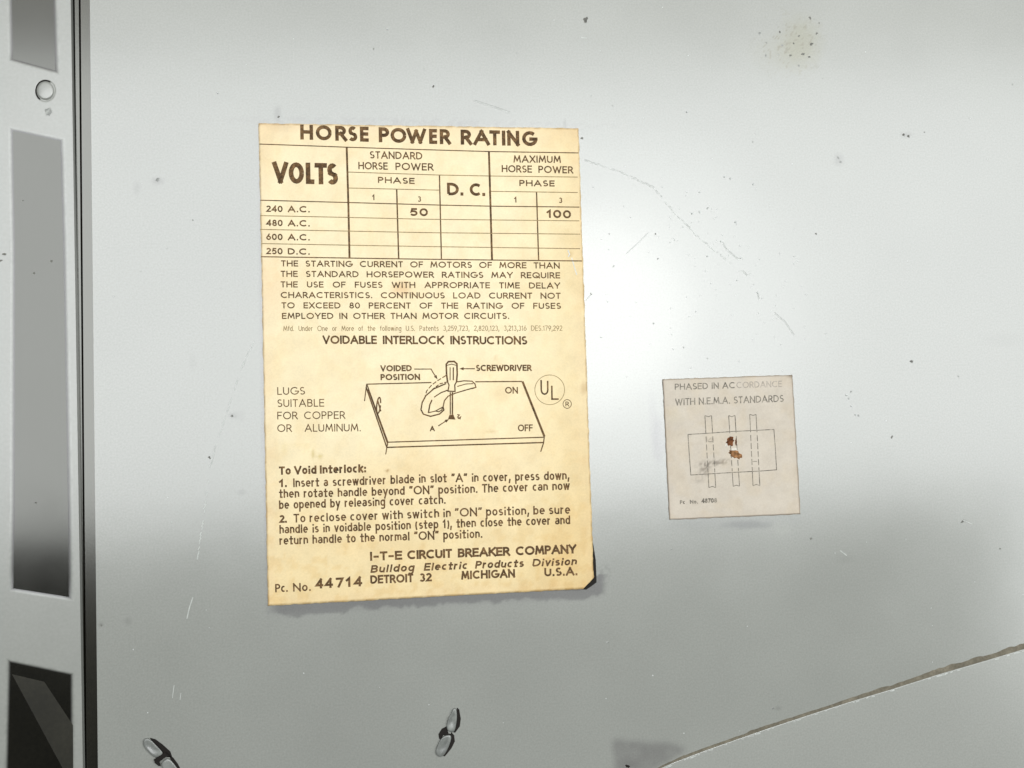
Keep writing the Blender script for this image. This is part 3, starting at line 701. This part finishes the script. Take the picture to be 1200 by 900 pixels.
lobe('lower_loop', h_([(330,470),(440,450),(442,520),(405,620),(345,738),(275,765),(226,715),(238,630),(290,530)]), .0006, m_tab, t1)
patch(h_([(515,105),(542,130),(562,250),(550,350),(488,436),(440,420),(470,300)]), .00012, 'slot', m_black, t1)
patch(h_([(440,430),(475,470),(484,550),(440,640),(352,748),(330,740),(350,600)]), .00012, 'slot', m_black, t1)
patch(h_([(372,352),(310,385),(268,455),(276,510),(300,535),(330,470),(400,440)]), .00012, 'slot', m_black, t1)
patch(h_([(350,425),(400,445),(450,455),(445,478),(400,480),(340,470)]), .00025, 'slot', m_black, t1)
g2 = lambda pts: [(150+x/6.667, 820+y/6.667) for x, y in pts]
t2 = thing('metal_clip', 'slanting bent metal clip nearer the dark trim strip and left side frame', 'clip', P(190, 890, 0), 'bent metal clips at the lower edge')
lobe('upper_loop', g2([(112,330),(130,302),(165,298),(215,345),(262,395),(285,422),(212,468),(160,410),(120,368)]), .0007, m_tab, t2)
lobe('lower_loop', g2([(252,492),(305,446),(345,480),(385,530),(430,610),(460,700),(400,720),(330,640),(270,540)]), .0007, m_tab, t2)
patch(g2([(170,297),(215,310),(270,350),(330,405),(345,448),(305,450),(240,400)]), .00012, 'slot', m_black, t2)
patch(g2([(200,468),(288,412),(322,436),(285,455),(245,485),(258,520),(238,518),(210,495)]), .0008, 'slot', m_black, t2)
patch(g2([(318,436),(350,450),(388,500),(412,545),(470,680),(440,700),(380,560)]), .00012, 'slot', m_black, t2)

# ------------------------------------------------------------------ sheet overlapping at the lower right
seam = [(758,912),(770,900),(790,891),(830,876),(870,862),(900,851.5),(950,835),(1000,819),(1050,804),(1100,788),(1150,773.5),(1200,758.5),(1300,728),(1500,668)]
plate = thing('corner_plate', 'grey painted steel plate overlapping the door at the lower right corner', 'metal plate', P(1050, 860, 0))
V = []; n = len(seam)
Zp = .0005
low = [(a+ (0 if i else 0), 1250) for i, (a, b_) in enumerate(seam)]
V += [P(a, b_+2.0, .0001) for a, b_ in seam] + [P(a, b_+2.1, Zp-.0001) for a, b_ in seam] + [P(a, b_+2.5, Zp) for a, b_ in seam] + [P(a, b_+3.2, Zp+.000005) for a, b_ in seam]
V += [P(a, b_+14, Zp+.00005) for a, b_ in seam] + [P(a, 1250, Zp+.0004) for a, b_ in seam]
Fc = [(k*n+i, (k+1)*n+i, (k+1)*n+i+1, k*n+i+1) for k in range(5) for i in range(n-1)]
o = mesh('plate_sheet', V, Fc, m_plate, plate, smooth=True)
left = [k*n for k in range(5)]
# sealant bead along its edge: tapered, uneven
V = []; Fc = []; Lp = np.linspace(.2, n-1, 420)
for j, l in enumerate(Lp):
    a = float(np.interp(l, range(n), [c[0] for c in seam])); b_ = float(np.interp(l, range(n), [c[1] for c in seam]))
    wd = np.interp(a, [760,800,900,1000,1080,1200], [2.0,4.2,4.8,5.4,6.6,8.2])*(.9+.35*(float(fbm(np.array(j/9.), np.array(0.), 80))-.5)*1.6)
    for f, z in [(-.62,.00002),(-.3,.00022),(.1,.0003),(.5,.00042)]:
        V.append(P(a, b_+2.6+(f-.45)*wd, z))
for j in range(len(Lp)-1): Fc += [(j*4+k, j*4+k+1, j*4+k+5, j*4+k+4) for k in range(3)]
mesh('sealant_bead', V, Fc, m_sealant, plate, smooth=True)
I = Ink(fz(.0005))
for l in np.linspace(.6, n-3, 260):
    if rng.random() < .22:
        a = float(np.interp(l, range(n), [c[0] for c in seam])); b_ = float(np.interp(l, range(n), [c[1] for c in seam]))
        I.line([(a, b_+4.0+rng.normal()*.2), (a+2+3*rng.random(), b_+3.2+rng.normal()*.25)], .8+.8*rng.random()*(a>1000))
I.done('pale_edge', m_scr, plate)  # pale flecks along the upper edge of the plate

# ------------------------------------------------------------------ narrow edge trim left of the sheet
trim = thing('edge_trim', 'narrow dark metal trim strip running down between frame and door', 'metal trim', P(98, 450, -.003))
def strip(name, x0, x1, z, mat_, parent, z0=None):
    a0, b0 = x0; a1, b1 = x1; vv = np.linspace(-260, 1200, 24)
    f = lambda e, v: e[0]+(e[1]-e[0])*v/900
    poly = [(f(x0, v), v) for v in vv] + [(f(x1, v), v) for v in vv[::-1]]
    return boxz(name, poly, (z-.0012) if z0 is None else z0, z, mat_, parent)
strip('groove_floor', (70,84), (125,134), -.0035, m_darksteel, trim)
strip('flat_strip', (94.5,101.5), (105.8,115.2), -.0008, m_darksteel, trim, -.0022)
strip('round_lip', (87.5,96.2), (92.2,99.2), -.0004, m_darksteel, trim, -.0022)

# ------------------------------------------------------------------ ladder-like side frame
frame = thing('side_frame', 'pale painted steel frame with sunken dark windows at the left edge', 'metal frame', P(40, 430, 0))
zf_, dep = .0010, .0030
vs_ = [-260, 72, 147, 697, 772, 1200]          # crossbar edges at the left side, before slant
def row(v_at0, slope): return lambda u: v_at0 + slope*u
edges = [(-200,.27),(69.5,.27),(145.5,.215),(691.5,.155),(769.5,.21),(1100,.2)]
def xl(v): return np.interp(v, [-260,0,70,145,300,600,690,900,1200],[6,8,9,9.5,12,11,9,4,2])   # window left side
def xr(v): return np.interp(v, [-260,0,90,160,300,600,690,900,1200],[63,68.5,71,76,80,86,87,88.5,92])
def xe(v): return 82.8+.0158*v
def fr(name, quads, mat_, smooth=False):
    V = []; Fc = []
    for q in quads:
        b0 = len(V); V += [P(*c) for c in q]; Fc.append((b0+3, b0+2, b0+1, b0))
    o = mesh(name, V, Fc, mat_, frame)
    import bmesh
    bm = bmesh.new(); bm.from_mesh(o.data); bmesh.ops.remove_doubles(bm, verts=bm.verts, dist=1e-6); bmesh.ops.recalc_face_normals(bm, faces=bm.faces)
    if sum(f.normal.z*f.calc_area() for f in bm.faces) < 0: bmesh.ops.reverse_faces(bm, faces=bm.faces)
    for f in bm.faces: f.smooth = smooth
    bm.to_mesh(o.data); bm.free(); return o
def ev(k, u): return edges[k][0] + edges[k][1]*u
wins = [(0,1),(2,3),(4,5)]
def samp(k0, k1, side, n=14):
    """points down one side of the window between edge lines k0 and k1"""
    out = []
    X = xl if side == 'l' else xr
    def solve(k):
        v = edges[k][0]
        for _ in range(8): v = ev(k, float(X(v)))
        return v
    a, b_ = solve(k0), solve(k1)
    return [(float(X(v)), float(v)) for v in np.linspace(a, b_, n)]
# rails: left rail outside windows and right rail
rail_l, rail_r, bars = [], [], []
allv = []
for k0, k1 in wins:
    L1 = samp(k0, k1, 'l'); R1 = samp(k0, k1, 'r')
    for p0, p1 in zip(L1, L1[1:]): rail_l.append([(-60,p0[1]-.2*(p0[0]+60),zf_),(p0[0],p0[1],zf_),(p1[0],p1[1],zf_),(-60,p1[1]-.2*(p1[0]+60),zf_)])
    for p0, p1 in zip(R1, R1[1:]):
        rail_r.append([(p0[0],p0[1],zf_),(xe(p0[1]),p0[1],zf_),(xe(p1[1]),p1[1],zf_),(p1[0],p1[1],zf_)])
for k0, k1 in [(1,2),(3,4)]:
    L1 = [samp(k0-1, k0, 'l')[-1], samp(k1, k1+1, 'l')[0]]; R1 = [samp(k0-1, k0, 'r')[-1], samp(k1, k1+1, 'r')[0]]
    a, b_ = L1; c, d = R1
    rail_l.append([(-60,a[1]-.2*(a[0]+60),zf_),(a[0],a[1],zf_),(b_[0],b_[1],zf_),(-60,b_[1]-.2*(b_[0]+60),zf_)])
    rail_r.append([(c[0],c[1],zf_),(xe(c[1]),c[1],zf_),(xe(d[1]),d[1],zf_),(d[0],d[1],zf_)])
    fr('crossbar', [[(a[0],a[1],zf_),(c[0],c[1],zf_),(d[0],d[1],zf_),(b_[0],b_[1],zf_)]], m_paint)
fr('rail', rail_l, m_paint); 
side = []
vv = np.linspace(-260, 1200, 40)
for a, b_ in zip(vv, vv[1:]):
    pa, pb = P(xe(a), a, zf_), P(xe(b_), b_, zf_)
    side.append((pa, pb))
o = fr('rail', rail_r, m_paint)
V = []; Fc = []
for pa, pb in side:
    k = len(V); V += [pa, pb, (pb[0]+.0001, pb[1], -.0004), (pa[0]+.0001, pa[1], -.0004), (pb[0]+.0001, pb[1], -.0034), (pa[0]+.0001, pa[1], -.0034)]
    Fc += [(k, k+1, k+2, k+3)]
mesh('rolled_edge', V, Fc, m_paint, frame)
# soft pressed-in rims and the sunken floors
prof = [(0,0),(.18,.06),(.40,.24),(.62,.55),(.82,.82),(1.0,1.0)]
for w_i, (k0, k1) in enumerate(wins):
    L1 = samp(k0, k1, 'l', 24); R1 = samp(k0, k1, 'r', 24)
    def ring(f):
        ins_u, ins_v = 6.0*f, 4.5*f                                  # how far this ring lies inside the opening, in pixels
        ts = np.linspace(0, 1, 24)*(1-2*ins_v/(L1[-1][1]-L1[0][1])) + ins_v/(L1[-1][1]-L1[0][1])
        Lf = [(np.interp(t, np.linspace(0,1,24), [q[0] for q in L1]), np.interp(t, np.linspace(0,1,24), [q[1] for q in L1])) for t in ts]
        Rf = [(np.interp(t, np.linspace(0,1,24), [q[0] for q in R1]), np.interp(t, np.linspace(0,1,24), [q[1] for q in R1])) for t in ts]
        at_s = lambda i, s_: (Lf[i][0]+(Rf[i][0]-Lf[i][0])*s_, Lf[i][1]+(Rf[i][1]-Lf[i][1])*s_)
        e = ins_u/(Rf[12][0]-Lf[12][0]); ss = np.linspace(e, 1-e, 8)
        return [at_s(0, s_) for s_ in ss] + [at_s(i, ss[-1]) for i in range(1, 23)] + [at_s(23, s_) for s_ in ss[::-1]] + [at_s(i, ss[0]) for i in range(22, 0, -1)]
    V = []; Fc = []; n_ = len(ring(0))
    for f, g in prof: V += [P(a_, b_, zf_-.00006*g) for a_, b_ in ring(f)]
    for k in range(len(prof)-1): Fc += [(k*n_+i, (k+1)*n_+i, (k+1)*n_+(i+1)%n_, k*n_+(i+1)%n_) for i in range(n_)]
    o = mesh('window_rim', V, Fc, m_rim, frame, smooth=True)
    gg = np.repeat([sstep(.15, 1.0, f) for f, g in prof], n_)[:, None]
    paint_attr(o, np.array(PAINT)*(1-gg)+np.array([.006,.0055,.0035])*gg)  # rim colour blends from paint to recess lacquer
    fl = [tuple(V[(len(prof)-1)*n_+i]) for i in range(n_)]
    fl = [(x, y, zf_-.00006) for x, y, _ in fl]
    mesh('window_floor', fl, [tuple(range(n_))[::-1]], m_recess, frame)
# left turned side beyond the rail
V = [P(-60, -290, zf_), P(-60, 1180, zf_), (P(-60,-290,zf_)[0], P(-60,-290,zf_)[1], -.02), (P(-60,1180,zf_)[0], P(-60,1180,zf_)[1], -.02)]
mesh('turned_side', V, [(0,1,3,2)], m_paint, frame)
# round knockout pressed into the crossbar
V = []; Fc = []; n_ = 32
for f, z in [(1.12,0.00002),(1.0,.0000),(.93,-.00025),(.86,.0003),(.7,.0004),(.0001,.0004)]:
    for i in range(n_):
        a = 2*math.pi*i/n_; V.append(P(53+11.3*f*math.cos(a), 106+12.2*f*math.sin(a), zf_+.00003+z))
for k in range(5): Fc += [(k*n_+i, (k+1)*n_+i, (k+1)*n_+(i+1)%n_, k*n_+(i+1)%n_) for i in range(n_)]
mesh('knockout', V, Fc, m_paint, frame, smooth=True)
V, Fc = ribbon([(53.2+11.2*math.cos(a), 106.3+12*math.sin(a)) for a in np.radians(np.linspace(125, 300, 22))], 1.5)
mesh('knockout_slit', [P(a[0], a[1], zf_+.0003) for a in V], Fc, m_black, frame)
blot('grease_spot', 57, 131, 4, 4.5, 0, m_chipl, frame, zf_, .00002, seed=51)
# lighter wedge inside the lowest window: a reflection painted as a flat sheet
zg = zf_-.00002
m_wedge = mat('dark_olive_wedge', (.020,.019,.013), rough=.4, spec=.35, var=.2, vscale=80)
for pts in [[(14,790),(52,799),(87,852),(89,905),(84,920)],]:
    mesh('reflection_wedge', [P(a, b_, zg) for a, b_ in pts], [tuple(range(len(pts)))], m_wedge, frame)
for i,(a,b_,r) in enumerate([(5,298,2.2),(1.5,305,2),(60,306,1.6),(40,320,1.8),(42,589,1.3),(27,235,1),(70,60,1)]):
    blot('paint_chip', a, b_, r, r*.7, 0, m_chip, frame, zf_ if a<12 else zf_-.00006, .00004, n=9, jag=.6, seed=300+i)
